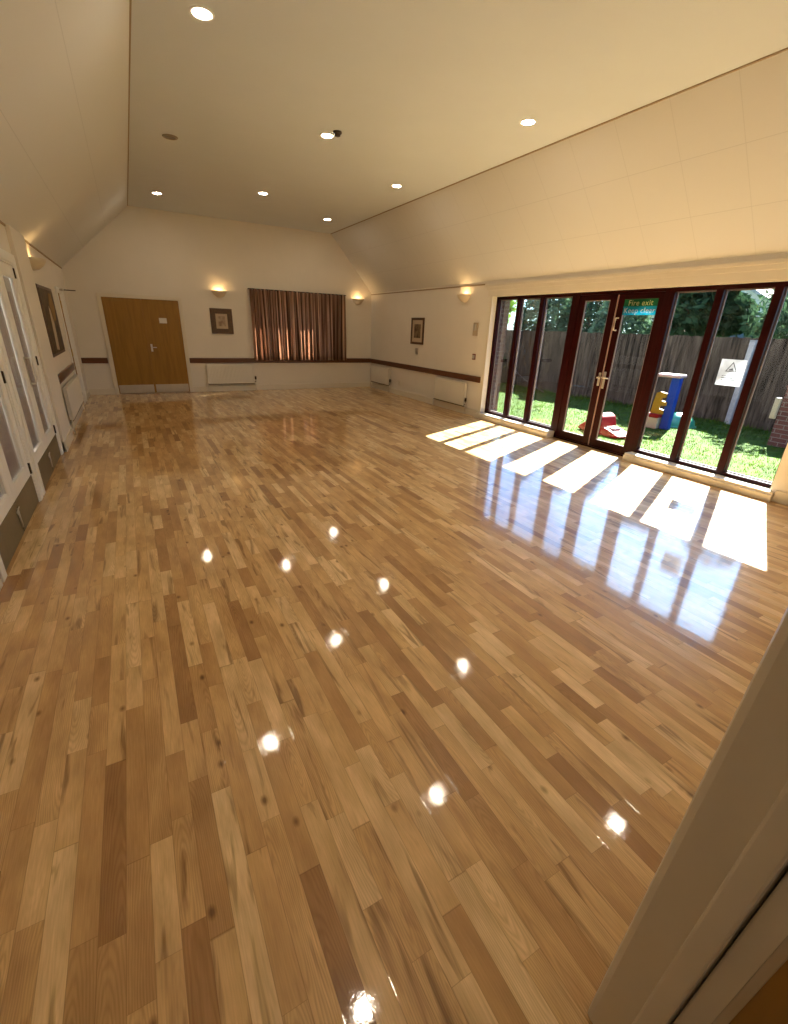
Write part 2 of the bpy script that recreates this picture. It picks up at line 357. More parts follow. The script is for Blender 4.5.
# stepped pelmet board above the garden windows
trim(MB().box(XR-.035, XR+.0, .5, 7.30, 2.385, 2.425, .004).box(XR-.025, XR+.0, .5, 7.26, 2.33, 2.392, .004).box(XR-.015, XR, .5, 7.22, 2.235, 2.335, .004), m_gloss, 'stepped cream pelmet board above the garden windows')
# reveal lining at the far end of the window opening
trim(MB().box(XR-.012, XF+.02, 7.085, OY1+.03, .10, 2.24, .003), m_gloss, 'cream reveal at the left end of the garden windows')
trim(MB().box(XR+.0, XF+.08, OY0, OY1, 2.225, 2.24), m_gloss, 'head lining of the window opening')
# sills
for y0, y1, lb in ((5.24, 7.20, 'cream sill under the left garden windows'), (1.98, 3.80, 'cream sill under the right garden windows')):
    trim(MB().box(XR-.075, XF+.0, y0, y1, .0, .075, .004).box(XR-.055, XF+.02, y0, y1, .07, .105, .008), m_gloss, lb)
# skirtings
def skirt(name, mb, label): S(mb.build(name, m_gloss), label, 'baseboard')
skirt('baseboard_far', MB().box(XL, -.47, YF-.02, YF, 0, .13, .004).box(1.14, XR, YF-.02, YF, 0, .13, .004), 'cream skirting along the far wall')
skirt('baseboard_right', MB().box(XR-.02, XR, 7.2, YF, 0, .13, .004).box(XR-.02, XR, Y0, 1.98, 0, .13, .004), 'cream skirting along the right wall')
skirt('baseboard_left', MB().box(XL, XL+.06, 6.93, 7.80, 0, .13, .004).box(XL, XL+.02, 7.80, 10.25, 0, .13, .004).box(XL, XL+.02, 11.35, YF, 0, .13, .004).box(XL, XL+.02, Y0, 3.38, 0, .13, .004), 'white skirting along the left wall')
skirt('baseboard_front', MB().box(1.0, XR, Y0, Y0+.02, 0, .13, .004), 'cream skirting along the front wall')
# dado rails
trim(MB().box(XL, -.50, YF-.028, YF, .675, .79, .008), m_dadoX, 'short mahogany dado rail left of the oak doors')
trim(MB().box(1.17, XR, YF-.028, YF, .675, .79, .008), m_dadoX, 'mahogany dado rail along the far wall')
trim(MB().box(XR-.028, XR, 7.19, YF-.02, .675, .79, .008), m_dado, 'mahogany dado rail along the right wall')
trim(MB().box(XL, XL+.028, 7.96, 10.24, .72, .84, .008), m_dado, 'mahogany dado rail on the left wall')

# ================================================================== OAK DOUBLE DOORS (far wall)
d = thing('door_2', (.345, YF, 0), 'pair of honey oak doors in the far wall', 'door', kind='structure')
DW = .745
fr = MB()
for sx in (-1, 1): fr.box(sx*DW, sx*(DW+.075), -.03, 0, 0, 2.09, .004)
fr.box(-DW-.075, DW+.075, -.03, 0, 2.02, 2.09, .004)
fr.build('door_frame', m_gloss, d)
for sx in (-1, 1):
    lf = MB().box(sx*.003, sx*(DW-.002), -.022, -.002, .012, 2.016, .002).build('door_leaf', m_oak, d)
    MB().box(sx*.02, sx*(DW-.02), -.026, -.022, .02, .20, .001).build('kick_plate', m_kick, lf)
    if sx == 1:
        h = MB().box(.045, .085, -.03, -.022, .93, 1.09, .003); h.tube([(.065, -.028, 1.02), (.065, -.07, 1.02), (.075, -.078, 1.02), (.165, -.078, 1.02)], .009)
        h.build('lever_handle', m_steel, lf)
        MB().box(.30, .455, -.0255, -.022, 1.535, 1.645).build('paper_notice', m_plastic, lf)
    else:
        MB().box(-.012, .012, -.028, -.02, .02, 2.0, .002).build('cover_strip', m_oakdark, lf)
tag(thing('door_closer', (.0, YF, 2.115), 'thin grey closer rail above the left oak door leaf', 'door closer'))
dc = bpy.data.objects['door_closer']
MB().box(-.33, .0, -.012, 0, -.006, .012, .004).build('closer_body', m_plastic, dc)
MB().box(.0, .10, -.008, 0, -.002, .006, .002).build('closer_arm', m_plastic, dc)

# ================================================================== CURTAINED WINDOW (far wall)
win = thing('window_3', ((WX0+WX1)/2, YF+.1, WZ0), 'white window behind the brown curtains', 'window', kind='structure')
W2, H2 = (WX1-WX0)/2, WZ1-WZ0
f = MB().box(-W2, W2, 0, .06, 0, .06).box(-W2, W2, 0, .06, H2-.06, H2)
for x in (-W2, -.36, .30, W2-.06): f.box(x, x+.06, 0, .06, 0, H2)
f.build('window_frame', m_white, win)
MB().box(-W2+.02, W2-.02, .025, .031, .03, H2-.03).build('window_pane', m_glass, win)
def curtain_material():
    m = bpy.data.materials.new('brown_striped_curtain'); m.use_nodes = True; nt = m.node_tree; nt.nodes.clear(); L = nt.links
    out = nt.nodes.new('ShaderNodeOutputMaterial'); mix = nt.nodes.new('ShaderNodeMixShader'); mix.inputs[0].default_value = .45
    d = nt.nodes.new('ShaderNodeBsdfDiffuse'); t = nt.nodes.new('ShaderNodeBsdfTranslucent')
    at = nt.nodes.new('ShaderNodeUVMap'); at.uv_map = 'cloth'
    mp = nt.nodes.new('ShaderNodeMapping'); mp.inputs['Scale'].default_value = (34, .35, 1); L.new(at.outputs[0], mp.inputs[0])
    n = nt.nodes.new('ShaderNodeTexNoise'); n.inputs['Scale'].default_value = 1.0; n.inputs['Detail'].default_value = 3; L.new(mp.outputs[0], n.inputs['Vector'])
    r = nt.nodes.new('ShaderNodeValToRGB'); r.color_ramp.interpolation = 'LINEAR'
    r.color_ramp.elements[0].position = .42; r.color_ramp.elements[0].color = (.14, .080, .048, 1)
    r.color_ramp.elements[1].position = .62; r.color_ramp.elements[1].color = (.74, .52, .38, 1)
    e = r.color_ramp.elements.new(.5); e.color = (.40, .23, .155, 1)
    L.new(n.outputs['Fac'], r.inputs[0]); L.new(r.outputs[0], d.inputs[0]); L.new(r.outputs[0], t.inputs[0])
    L.new(d.outputs[0], mix.inputs[1]); L.new(t.outputs[0], mix.inputs[2]); L.new(mix.outputs[0], out.inputs[0]); return m
m_curt = curtain_material()
def curtain(x0, x1, z0, z1, folds, seed, label, group=None):
    rnd = random.Random(seed); n = folds*10; rows = 14
    ph = [rnd.uniform(.75, 1.3) for _ in range(folds+1)]
    vs = []; uvs = []
    for j in range(rows+1):
        t = j/rows; z = (z1-z0)*(1-t)
        for i in range(n+1):
            s = i/n; k = s*folds; kk = int(min(k, folds-1)); a = .045*ph[kk]*(.55+.45*t)
            x = (x1-x0)*s + .02*math.sin(k*1.7+seed)*t
            vs.append((x, -.05-a*math.sin(k*2*PI)-.006*math.sin(k*6.1+2*t), z + (.012*math.sin(k*2*PI) if j == 0 else .006*math.sin(k*2*PI+1)))); uvs.append((s*(x1-x0)/1.25, t))
    fs = [(j*(n+1)+i, j*(n+1)+i+1, (j+1)*(n+1)+i+1, (j+1)*(n+1)+i) for j in range(rows) for i in range(n)]
    mb = MB(); mb.add(vs, fs, True); o = mb.build('curtain', m_curt, None, (x0, YF-.045, z0), fix=False)
    uv = o.data.uv_layers.new(name='cloth')
    for lp in o.data.loops: uv.data[lp.index].uv = (uvs[lp.vertex_index][0]+seed*.37, uvs[lp.vertex_index][1])
    sol = o.modifiers.new('thickness', 'SOLIDIFY'); sol.thickness = .004
    return tag(o, label, 'curtain', group)
curtain(2.68, 3.93, .745, 2.365, 11, 3, 'left brown striped curtain, next to the small framed picture')
curtain(3.92, 5.17, .745, 2.365, 11, 8, 'right brown striped curtain, nearer the corner wall light')
tr = thing('curtain_track', (3.925, YF, 2.36), 'slim curtain track above the brown curtains', 'curtain rail')
MB().box(-1.27, 1.27, -.075, -.045, 0, .022, .003).build('rail', m_dark, tr)
for bx_ in (-1.185, 0, 1.185): MB().box(bx_-.015, bx_+.015, -.05, 0, .0, .02).build('bracket', m_dark, tr)

# ================================================================== GARDEN WINDOWS AND DOORS (right wall)
BW, BD = .085, .09
def side_window(n, y0, y1, mulls, label):
    w = thing('window_%d' % n, (XF, (y0+y1)/2, .105), label, 'window', kind='structure'); cy = (y0+y1)/2; zt = 2.225-.105
    MB().box(0, BD, y0-cy, y1-cy, 0, .045, .004).box(0, BD, y0-cy, y1-cy, zt-.05, zt, .004).box(0, BD, y0-cy, y0-cy+.06, 0, zt, .004).box(0, BD, y1-cy-.06, y1-cy, 0, zt, .004).build('window_frame', m_frame, w)
    xs = [y0+.06] + [c for m_ in mulls for c in (m_, m_+BW)] + [y1-.06]
    for m_ in mulls: MB().box(-.004, BD, m_-cy, m_+BW-cy, .03, zt-.03, .006).build('mullion', m_frame, w)
    for k in range(0, len(xs), 2):
        a, b_ = xs[k]-cy, xs[k+1]-cy
        p = MB().box(.070, .078, a, b_, .04, zt-.045).build('window_pane', m_glass, w)
        bd = MB(); t = .012
        bd.box(.055, .07, a, a+t, .045, zt-.05).box(.055, .07, b_-t, b_, .045, zt-.05).box(.055, .07, a, b_, .045, .045+t).box(.055, .07, a, b_, zt-.05-t, zt-.05)
        bd.build('glazing_bead', m_bead_glint, p)
    # outer stone sill
    MB().box(.09, .30, y0-cy, y1-cy, -.06, .0, .005).build('outer_sill', m_conc, w)
    return w
side_window(1, 5.28, 7.09, [5.915, 6.46], 'three dark red mahogany fixed panes left of the garden doors')
side_window(2, 2.02, 3.80, [2.585, 3.168], 'three dark red mahogany fixed panes right of the garden doors')
gd = thing('door_1', (XF, 4.54, 0), 'pair of glazed mahogany garden doors', 'door', kind='structure')
MB().box(0, BD, 5.20-4.54, 5.285-4.54, 0, 2.225, .004).box(0, BD, 3.80-4.54, 3.87-4.54, 0, 2.225, .004).box(0, BD, -.74, .745, 2.185, 2.225, .004).box(0, BD+.05, -.74, .745, .0, .02, .003).build('door_frame', m_frame, gd)
for nm, a, b_, ga, gb in (('L', 4.545, 5.20, 4.665, 5.10), ('R', 3.87, 4.54, 4.435, 3.945)):
    a, b_ = a-4.54, b_-4.54; g0, g1 = min(ga, gb)-4.54, max(ga, gb)-4.54
    lf = MB().box(.012, .07, a, g0, .022, 2.183, .004).box(.012, .07, g1, b_, .022, 2.183, .004).box(.012, .07, g0, g1, .022, .135, .004).box(.012, .07, g0, g1, 2.11, 2.183, .004).build('door_leaf', m_frame, gd)
    p = MB().box(.040, .048, g0-.005, g1+.005, .13, 2.115).build('door_pane', m_glass, lf)
    t = .010
    MB().box(.02, .04, g0, g0+t, .135, 2.11).box(.02, .04, g1-t, g1, .135, 2.11).box(.02, .04, g0, g1, .135, .135+t).box(.02, .04, g0, g1, 2.11-t, 2.11).build('glazing_bead', m_bead_glint, p)
    if nm == 'R':
        h = MB().box(.0, .012, -.06, -.022, .90, 1.14, .004); h.tube([(.005, -.04, 1.06), (-.05, -.04, 1.06), (-.055, -.05, 1.06), (-.055, -.15, 1.055)], .009)
        h.build('lever_handle', m_steel, lf)
        h = MB().tube([(.012, -.065, 1.87), (-.045, -.065, 1.87), (-.045, -.065, 1.71), (.012, -.065, 1.71)], .011, 8); h.build('pull_handle', m_plastic, lf)
        MB().box(-.002, .014, -.012, .004, .03, 2.17, .003).build('meeting_strip', m_seal, lf)
    else:
        h = MB().box(.0, .012, .025, .062, .93, 1.12, .004); h.tube([(.005, .045, 1.05), (-.045, .045, 1.05)], .01); h.build('lock_plate', m_steel, lf)
# fire exit sign on the right leaf glass
sg = thing('fire_exit_sign', (XF+.02, 4.19, 2.01), 'green and turquoise fire exit keep clear sign at the top of the right garden door', 'sign')
RM = lambda y, z, x=-.004: Matrix.Translation((x, y, z)) @ Matrix(((0, 0, -1, 0), (-1, 0, 0, 0), (0, 1, 0, 0), (0, 0, 0, 1)))
m_sgr = leaf_mat('sign_green', (.02, .13, .06), .4); m_scy = leaf_mat('sign_turquoise', (.02, .30, .38), .5); m_swh = leaf_mat('sign_lettering', (.75, .85, .75), .6); m_syel = leaf_mat('sign_cream_lettering', (.65, .68, .38), .6)
MB().box(-.002, 0, -.245, .245, .008, .098).build('top_panel', m_sgr, sg); MB().box(-.002, 0, -.245, .245, -.10, .008).build('lower_panel', m_scy, sg)
text_mesh('Fire exit', .098, 'lettering', m_syel, sg, RM(0, .048)); text_mesh('Keep clear', .098, 'lettering', m_swh, sg, RM(0, -.047))
# white hazard notice on the glass
wn = thing('warning_notice', (XF+.066, 2.87, 1.285), 'white paper notice with a warning triangle taped inside the garden window', 'notice')
MB().box(-.001, 0, -.135, .135, -.15, .145).build('paper', leaf_mat('notice_paper', (.64, .66, .68), .42), wn)
m_ink = P('notice_ink', (.10, .10, .11), .6)
tri = MB()
def tri_ring(mb, cy, cz, r, w_):
    o_ = [(cy+r*math.cos(PI/2+k*2*PI/3), cz+r*math.sin(PI/2+k*2*PI/3)) for k in range(3)]; i_ = [(cy+(r-w_)*math.cos(PI/2+k*2*PI/3), cz+(r-w_)*math.sin(PI/2+k*2*PI/3)) for k in range(3)]
    for k in range(3):
        k2 = (k+1) % 3; mb.prism([o_[k], o_[k2], i_[k2], i_[k]], 'x', -.005, -.003)
tri_ring(tri, 0, .045, .075, .018); tri.prism([(-.030, .022), (.030, .022), (.022, .036), (.006, .040), (-.004, .052), (-.014, .036)], 'x', -.005, -.003)
tri.build('warning_triangle', m_ink, wn)
tx = MB(); rr = random.Random(4)
for k in range(4):
    z = -.045-.022*k; y = .085
    while y > -.08:
        l = rr.uniform(.015, .04); tx.box(-.0045, -.003, max(y-l, -.095), y, z, z+.007); y -= l+.008
tx.build('printed_lines', m_ink, wn)

# outer brick leaf round the opening, seen through the panes
S(MB().box(6.385, 6.40, OY1, OY1+.01, 0, 2.6).box(6.2, 6.40, OY1, YF, 0, 2.6).box(6.2, 6.42, OY1-.02, OY1+.15, -.1, 2.6).build('wall_outside', m_brickX), 'brick outer wall at the left end of the garden windows', 'wall')
S(MB().box(6.2, 6.40, -.2, OY0-.03, -.1, 2.6).build('wall_outside_near', m_brickY), 'brick outer wall nearest the entrance', 'wall')
S(MB().box(6.2, 6.40, OY0-.2, OY1+.1, 2.24, 2.6).build('trim_lintel', m_brickY), 'brick lintel above the garden windows', 'trim')

# ================================================================== GLAZED WHITE DOORS (left wall)
def glazed_pair(n, y0, y1, label):
    d = thing('door_%d' % n, (XL, (y0+y1)/2, 0), label, 'door', kind='structure'); hw = (y1-y0)/2
    lt = .05
    fr = MB().box(-.14, .012, -hw, -hw+.025, 0, 2.13, .003).box(-.14, .012, hw-.025, hw, 0, 2.13, .003).box(-.14, .012, -hw, hw, 2.105, 2.13, .003)
    fr.box(0, .022, -hw-.09, -hw+.005, 0, 2.21, .006).box(0, .022, hw-.005, hw+.10, 0, 2.21, .006).box(0, .022, -hw-.09, hw+.10, 2.12, 2.215, .006)
    fr.build('door_frame', m_white, d)
    for s in (-1, 1):
        a, b_ = (s*.003, s*(hw-.027)); a, b_ = min(a, b_), max(a, b_); st = .105
        lf = MB().box(-.045, .0, a, a+st, .006, 2.10, .004).box(-.045, .0, b_-st, b_, .006, 2.10, .004).box(-.045, .0, a+st, b_-st, .006, .36, .003).box(-.045, .0, a+st, b_-st, 1.99, 2.10, .003).build('door_leaf', m_white, d)
        pn = MB().box(-.026, -.020, a+st-.005, b_-st+.005, .355, 1.995).build('door_pane', m_glassin, lf)
        t = .014; MB().box(-.02, -.004, a+st, a+st+t, .36, 1.99).box(-.02, -.004, b_-st-t, b_-st, .36, 1.99).box(-.02, -.004, a+st, b_-st, .36, .36+t).box(-.02, -.004, a+st, b_-st, 1.99-t, 1.99).build('glazing_bead', m_white, pn)
        MB().box(0, .004, a+.004, b_-.004, .008, .27, .001).build('kick_plate', m_kickgrey, lf)
        for z in (.33, 1.13, 2.03):
            MB().box(-.004, .014, (b_ if s > 0 else a)-.012, (b_ if s > 0 else a)+.012, z-.05, z+.05, .003).build('hinge', m_dark, lf)
        if s > 0: MB().box(-.002, .006, a+.03, a+.075, .92, 1.22, .002).tube([(.004, a+.052, .95), (.05, a+.052, .95), (.055, a+.052, .97), (.055, a+.052, 1.19), (.05, a+.052, 1.21), (.004, a+.052, 1.21)], .010).build('pull_handle', m_steel, lf)
        else:
            MB().tube([(.012, b_-.03, .06), (.012, b_-.03, .22)], .006).tube([(.012, b_-.08, .20), (.012, b_+.02, .215)], .005).box(0, .012, b_-.045, b_-.015, .17, .19).build('drop_bolt', m_steel, lf)
    return d
glazed_pair(3, 3.50, 5.03, 'pair of white glazed doors nearest the camera on the left')
glazed_pair(4, 5.27, 6.80, 'second pair of white glazed doors on the left, beside the pier')
# the room behind the glazed doors
w = MB().box(-3.3, -3.2, 2.6, 7.8, 0, 2.5).box(-3.3, XL-.14, 2.5, 2.6, 0, 2.5).box(-3.3, XL-.14, 7.8, 7.9, 0, 2.5).box(-3.3, XL-.14, 2.5, 7.9, 2.5, 2.6)
S(w.build('wall_side_room', m_wall), 'walls of the side room behind the glazed doors', 'wall')
S(MB().box(-3.3, -1.4, 2.5, 7.9, -.12, 0).build('floor_side_room', P('grey_vinyl', (.25, .21, .17), .5)), 'floor of the side room', 'floor')
m_net = P('pale_lilac_curtain', (.62, .58, .60), .9)
for a, b_, lb_c in ((3.645, 4.145, 'pale lilac curtain behind the glazed leaf nearest the camera'), (4.385, 4.885, 'pale lilac curtain behind the leaf beside the narrow white post'),
                    (5.60, 5.915, 'narrow pale curtain behind the middle of the second glazed doors'), (6.155, 6.655, 'pale lilac curtain behind the glazed leaf beside the pier')):
    mb = MB(); n = 60; vs = []
    for j in range(2):
        for i in range(n+1):
            s = i/n; vs.append((-.006*math.sin(s*2*PI*round((b_-a)*13)), (b_-a)*s, 1.61 if j else 0))
    mb.add(vs, [(i, i+1, n+2+i, n+1+i) for i in range(n)], True)
    o = mb.build('door_curtain', m_net, None, (XL-.038, a, .365)); sol = o.modifiers.new('thickness', 'SOLIDIFY'); sol.thickness = .002
    tag(o, lb_c, 'curtain', 'pale curtains behind the glazed doors')

# corner door on the left wall
d = thing('door_5', (XL, 10.80, 0), 'white framed door in the left wall by the far corner', 'door', kind='structure')
MB().box(0, .022, -.53, -.44, 0, 2.08, .005).box(0, .022, .44, .53, 0, 2.08, .005).box(0, .022, -.53, .53, 1.99, 2.08, .005).build('door_frame', m_white, d)
lf = MB().box(-.045, .012, -.445, .445, .012, 1.985, .003).build('door_leaf', m_white, d)
MB().box(-.02, .030, -.445, -.36, .02, 1.98, .002).build('edge_lipping', m_oakdark, lf)
for z in (.30, 1.0, 1.80): MB().box(.0, .040, -.46, -.41, z-.06, z+.06, .004).build('hinge', m_brass, lf)
dc = thing('door_closer', (XL, 10.95, 2.045), 'brown closer arm reaching out above the corner door', 'door closer')
MB().box(.022, .07, -.28, .0, -.01, .02, .005).build('closer_body', m_kick, dc)
MB().tube([(.05, -.05, .01), (.23, .0, .01), (.24, .02, .01)], .009).build('closer_arm', m_dark, dc)

# ================================================================== RADIATORS
def radiator(loc, w_, h_, rz, label, dep=.09):
    r = thing('radiator', loc, label, 'radiator', 'cream panel radiators on the hall walls', rz=rz)   # local: width on x, wall at +y=0, room side -y
    b = MB().box(-w_/2, w_/2, -dep, -dep+.02, 0, h_, .006); n = int(w_/.035)
    for k in range(n): 
        x = -w_/2+.03+(w_-.06)*(k+.5)/n; b.box(x-.010, x+.010, -dep-.005, -dep+.003, .03, h_-.03, .003)
    b.build('front_panel', m_rad, r)
    MB().box(-w_/2+.004, w_/2-.004, -dep+.004, -.03, -.02, .004, .003).build('bottom_shade_strip', m_kickgrey, r)  # dark strip in kick-plate grey, painted shadow under the radiator
    MB().box(-w_/2, w_/2, -dep+.018, -.03, h_-.012, h_, .003).build('top_grille', m_rad, r)
    MB().box(-w_/2+.01, w_/2-.01, -.045, -.03, 0, h_-.01, .004).build('back_panel', m_rad, r)
    for x_ in (-w_/2, w_/2-.006): MB().box(x_, x_+.006, -dep+.005, -.03, .01, h_-.005).build('side_cover', m_rad, r)
    for x_ in (-w_*.35, w_*.35): MB().box(x_-.015, x_+.015, -.031, 0, .05, h_-.1).build('wall_bracket', m_dark, r)
    v = MB().tube([(w_/2, -.06, .03), (w_/2+.035, -.06, .03), (w_/2+.035, -.06, .09)], .011).lathe([(0, .09), (.019, .09), (.022, .10), (.022, .15), (.016, .165), (0, .165)], (w_/2+.035, -.06, 0), n=14)
    va = v.build('valve', m_dark, r); MB().lathe([(0, .165), (.015, .165), (.015, .178), (0, .180)], (w_/2+.035, -.06, 0), n=12).build('valve_cap', m_plastic, va)
    MB().tube([(w_/2+.035, -.06, .05), (w_/2+.035, -.06, -loc[2]+.005)], .008).build('pipe', m_rad, r); MB().tube([(-w_/2, -.06, .03), (-w_/2-.03, -.06, .03), (-w_/2-.03, -.06, -loc[2]+.005)], .008).build('pipe', m_rad, r)
    return r
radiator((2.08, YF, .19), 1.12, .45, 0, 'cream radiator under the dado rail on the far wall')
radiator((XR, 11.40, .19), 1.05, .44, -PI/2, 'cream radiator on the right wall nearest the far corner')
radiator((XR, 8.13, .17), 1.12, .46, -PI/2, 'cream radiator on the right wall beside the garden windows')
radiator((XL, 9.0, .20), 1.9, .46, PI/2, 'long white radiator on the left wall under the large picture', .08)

# ================================================================== PICTURES, PLATES
def art_mat(name, bg, blobs):
    m, nt, b = mat(name); L = nt.links; tc = nt.nodes.new('ShaderNodeTexCoord')
    n = nt.nodes.new('ShaderNodeTexNoise'); n.inputs['Scale'].default_value = 9; n.inputs['Detail'].default_value = 4; L.new(tc.outputs['Object'], n.inputs['Vector'])
    r = nt.nodes.new('ShaderNodeValToRGB'); r.color_ramp.elements[0].position = .38; r.color_ramp.elements[1].position = .62; r.color_ramp.elements[0].color = (*bg, 1); r.color_ramp.elements[1].color = (*blobs, 1)
    L.new(n.outputs['Fac'], r.inputs[0]); L.new(r.outputs[0], b.inputs['Base Color']); b.inputs['Roughness'].default_value = .5; return m
def picture(loc, w_, h_, fw, rz, label, mount, art, mw, fm=None):
    p = thing('framed_picture', loc, label, 'picture', rz=rz)
    a, c = w_/2, h_/2
    MB().box(-a, a, -.022, 0, -c, -c+fw, .003).box(-a, a, -.022, 0, c-fw, c, .003).box(-a, -a+fw, -.022, 0, -c, c, .003).box(a-fw, a, -.022, 0, -c, c, .003).build('frame', fm or m_pic, p)
    mo = MB().box(-a+fw*.9, a-fw*.9, -.010, -.002, -c+fw*.9, c-fw*.9).build('mount', mount, p)
    MB().box(-a+fw+mw, a-fw-mw, -.0125, -.009, -c+fw+mw, c-fw-mw).build('print', art, mo)
    return p
picture((1.995, YF, 1.625), .50, .56, .115, 0, 'small brown framed picture between the oak doors and the curtain', m_mount, art_mat('faded_print', (.50, .40, .28), (.22, .13, .08)), .055)
picture((XR, 9.66, 1.575), .56, .58, .05, -PI/2, 'upright dark framed picture on the right wall', m_mount, art_mat('dark_print', (.07, .035, .015), (.22, .15, .08)), .09)
bp = thing('framed_picture', (XL, 8.72, 1.54), 'large dark painting on the left wall beside the pier', 'picture', rz=PI/2)
MB().box(-.72, .72, -.03, 0, -.46, .46, .004).build('frame', m_pic, bp)
MB().box(-.68, .68, -.034, -.03, -.42, .42).build('canvas', art_mat('dark_painting', (.022, .012, .006), (.10, .055, .02)), bp)
sh = MB(); sh.prism([(-.25, -.38), (.02, -.40), (.10, -.05), (.0, .16), (-.12, .20), (-.16, .0)], 'y', -.037, -.034); sh.build('pale_figure', P('pale_paint', (.52, .42, .30), .6), bp)
sh = MB(); sh.prism([(.18, .0), (.42, .02), (.52, .2), (.40, .38), (.15, .38), (.02, .22)], 'y', -.037, -.034); sh.build('golden_shape', P('ochre_paint', (.28, .16, .045), .6), bp)

def plate(name, loc, w_, h_, rz, label, cat, m, kind='switch'):
    p = thing(name, loc, label, cat, rz=rz)
    MB().box(-w_/2, w_/2, -.010, 0, -h_/2, h_/2, .003).build('back_plate', m, p)
    if kind == 'switch': MB().box(-.012, .012, -.016, -.010, -.02, .02, .002).build('rocker', m_plastic, p)
    elif kind == 'socket':
        for x_ in (-w_*.21, w_*.21): MB().box(x_-.014, x_+.014, -.013, -.010, .01, .028).build('rocker', m_plastic, p)
    elif kind == 'call': MB().box(-w_*.33, w_*.33, -.022, -.010, -h_*.33, h_*.33, .004).build('glass_face', m_kick, p)
    elif kind == 'stat':
        MB().box(-w_*.3, w_*.3, -.03, -.010, -h_*.1, h_*.42, .004).build('dial_cover', m_kick, p)
    return p
plate('thermostat', (XR, 9.66, 1.13), .12, .14, -PI/2, 'small square thermostat under the upright picture', 'thermostat', m_kick, 'stat')
plate('wall_notice', (XR, 7.50, 1.66), .15, .24, -PI/2, 'small beige notice plate beside the garden window', 'notice', m_mount, 'stat')
plate('alarm_call_point', (XR, 7.47, 1.15), .10, .11, -PI/2, 'small dark red alarm call point above the dado rail', 'alarm', m_redplast, 'call')
plate('power_socket', (XR, 10.52, .30), .15, .09, -PI/2, 'twin socket beside the corner radiator', 'socket', m_plastic, 'socket')

# ================================================================== LIGHTS
dl = thing('downlight', (0, 0, ZC), 'x', 'ceiling light', 'recessed ceiling downlights')
MB().lathe([(.066, .012), (.068, -.005), (.084, -.007), (.090, -.002), (.090, .001), (.070, .001)], n=28).build('trim_ring', m_white, dl)
MB().lathe([(0, -.005), (.035, -.0055), (.068, -.003), (.068, .002), (0, .002)], n=28).build('lens', m_lamp, dl)
rows = ['nearest the entrance', 'second row from the entrance', 'third row from the entrance', 'farthest row by the gable wall']
spots = []
for i, y in enumerate((1.67, 4.66, 7.59, 10.66)):
    if i != 2: spots.append((.85, y, 'round downlight in the left line, %s' % rows[i]))
    spots.append((4.155, y, 'round downlight in the right line, %s' % rows[i]))
for i, y in enumerate((2.96, 6.30, 9.43)):
    spots.append((2.47, y, 'round downlight in the middle line, %s' % ('nearest the entrance', 'beside the dark detector', 'nearest the gable wall')[i]))
for i, (x, y, lb) in enumerate(spots):
    if i == 0: dl.location = (x, y, ZC); dl['label'] = lb
    else: copy_tree(dl, (x, y, ZC), lb)
u = thing('downlight', (.84, 7.50, ZC), 'unlit grey round ceiling fitting in the left line', 'ceiling light')
MB().lathe([(.060, .0), (.062, -.010), (.085, -.010), (.092, -.003), (.092, .0)], n=28).build('trim_ring', P('grey_fitting', (.30, .25, .19), .5), u)
MB().lathe([(0, -.004), (.062, -.004), (.062, 0)], n=28).build('lens', P('dead_lens', (.22, .19, .15), .4), u)
sd = thing('smoke_detector', (2.53, 6.12, ZC), 'dark round detector right beside a middle downlight', 'smoke detector')
MB().lathe([(.052, 0), (.052, -.015), (.045, -.022), (0, -.022)], n=24).build('base', m_dark, sd)
MB().lathe([(.036, -.02), (.034, -.042), (.02, -.048), (0, -.048)], n=24).build('sensor', m_dark, sd)

def sconce(loc, rz, label, e=1.0):
    s = thing('wall_light', loc, label, 'wall light', 'plaster uplighter wall lights', rz=rz)   # wall at y=0, room -y
    prof = [(.012, -.135), (.07, -.12), (.125, -.075), (.163, -.02), (.172, .01), (.164, .01), (.153, -.02), (.115, -.07), (.062, -.11), (.01, -.12)]
    MB().lathe(prof, (0, -.005, 0), n=24, a0=PI, a1=2*PI).build('bowl_shade', m_shade, s)
    MB().box(-.05, .05, -.012, 0, -.06, .01, .003).build('back_plate', m_shade, s)
    MB().lathe([(0, -.01), (.016, -.014), (.022, -.03), (.018, -.05), (.010, -.07), (0, -.07)], (0, -.07, -.02), n=14).build('bulb', m_bulb, s)
    ld = bpy.data.lights.new('wall_light_lamp', 'POINT'); ld.energy = e; ld.color = (1, .66, .30); ld.shadow_soft_size = .02
    lo = bpy.data.objects.new('wall_light_lamp', ld); col.objects.link(lo)
    lo.location = Vector(loc) + Matrix.Rotation(rz, 3, 'Z') @ Vector((0, -.08, .012))
    return s
sconce((2.0, YF, 2.27), 0, 'wall uplighter above the small framed picture')
sconce((5.56, YF, 2.30), 0, 'wall uplighter between the curtain and the corner')
sconce((XR, 7.92, 2.28), -PI/2, 'wall uplighter on the right wall by the garden windows')
sconce((XL, 8.22, 2.30), PI/2, 'wall uplighter on the left wall above the large painting', .7)

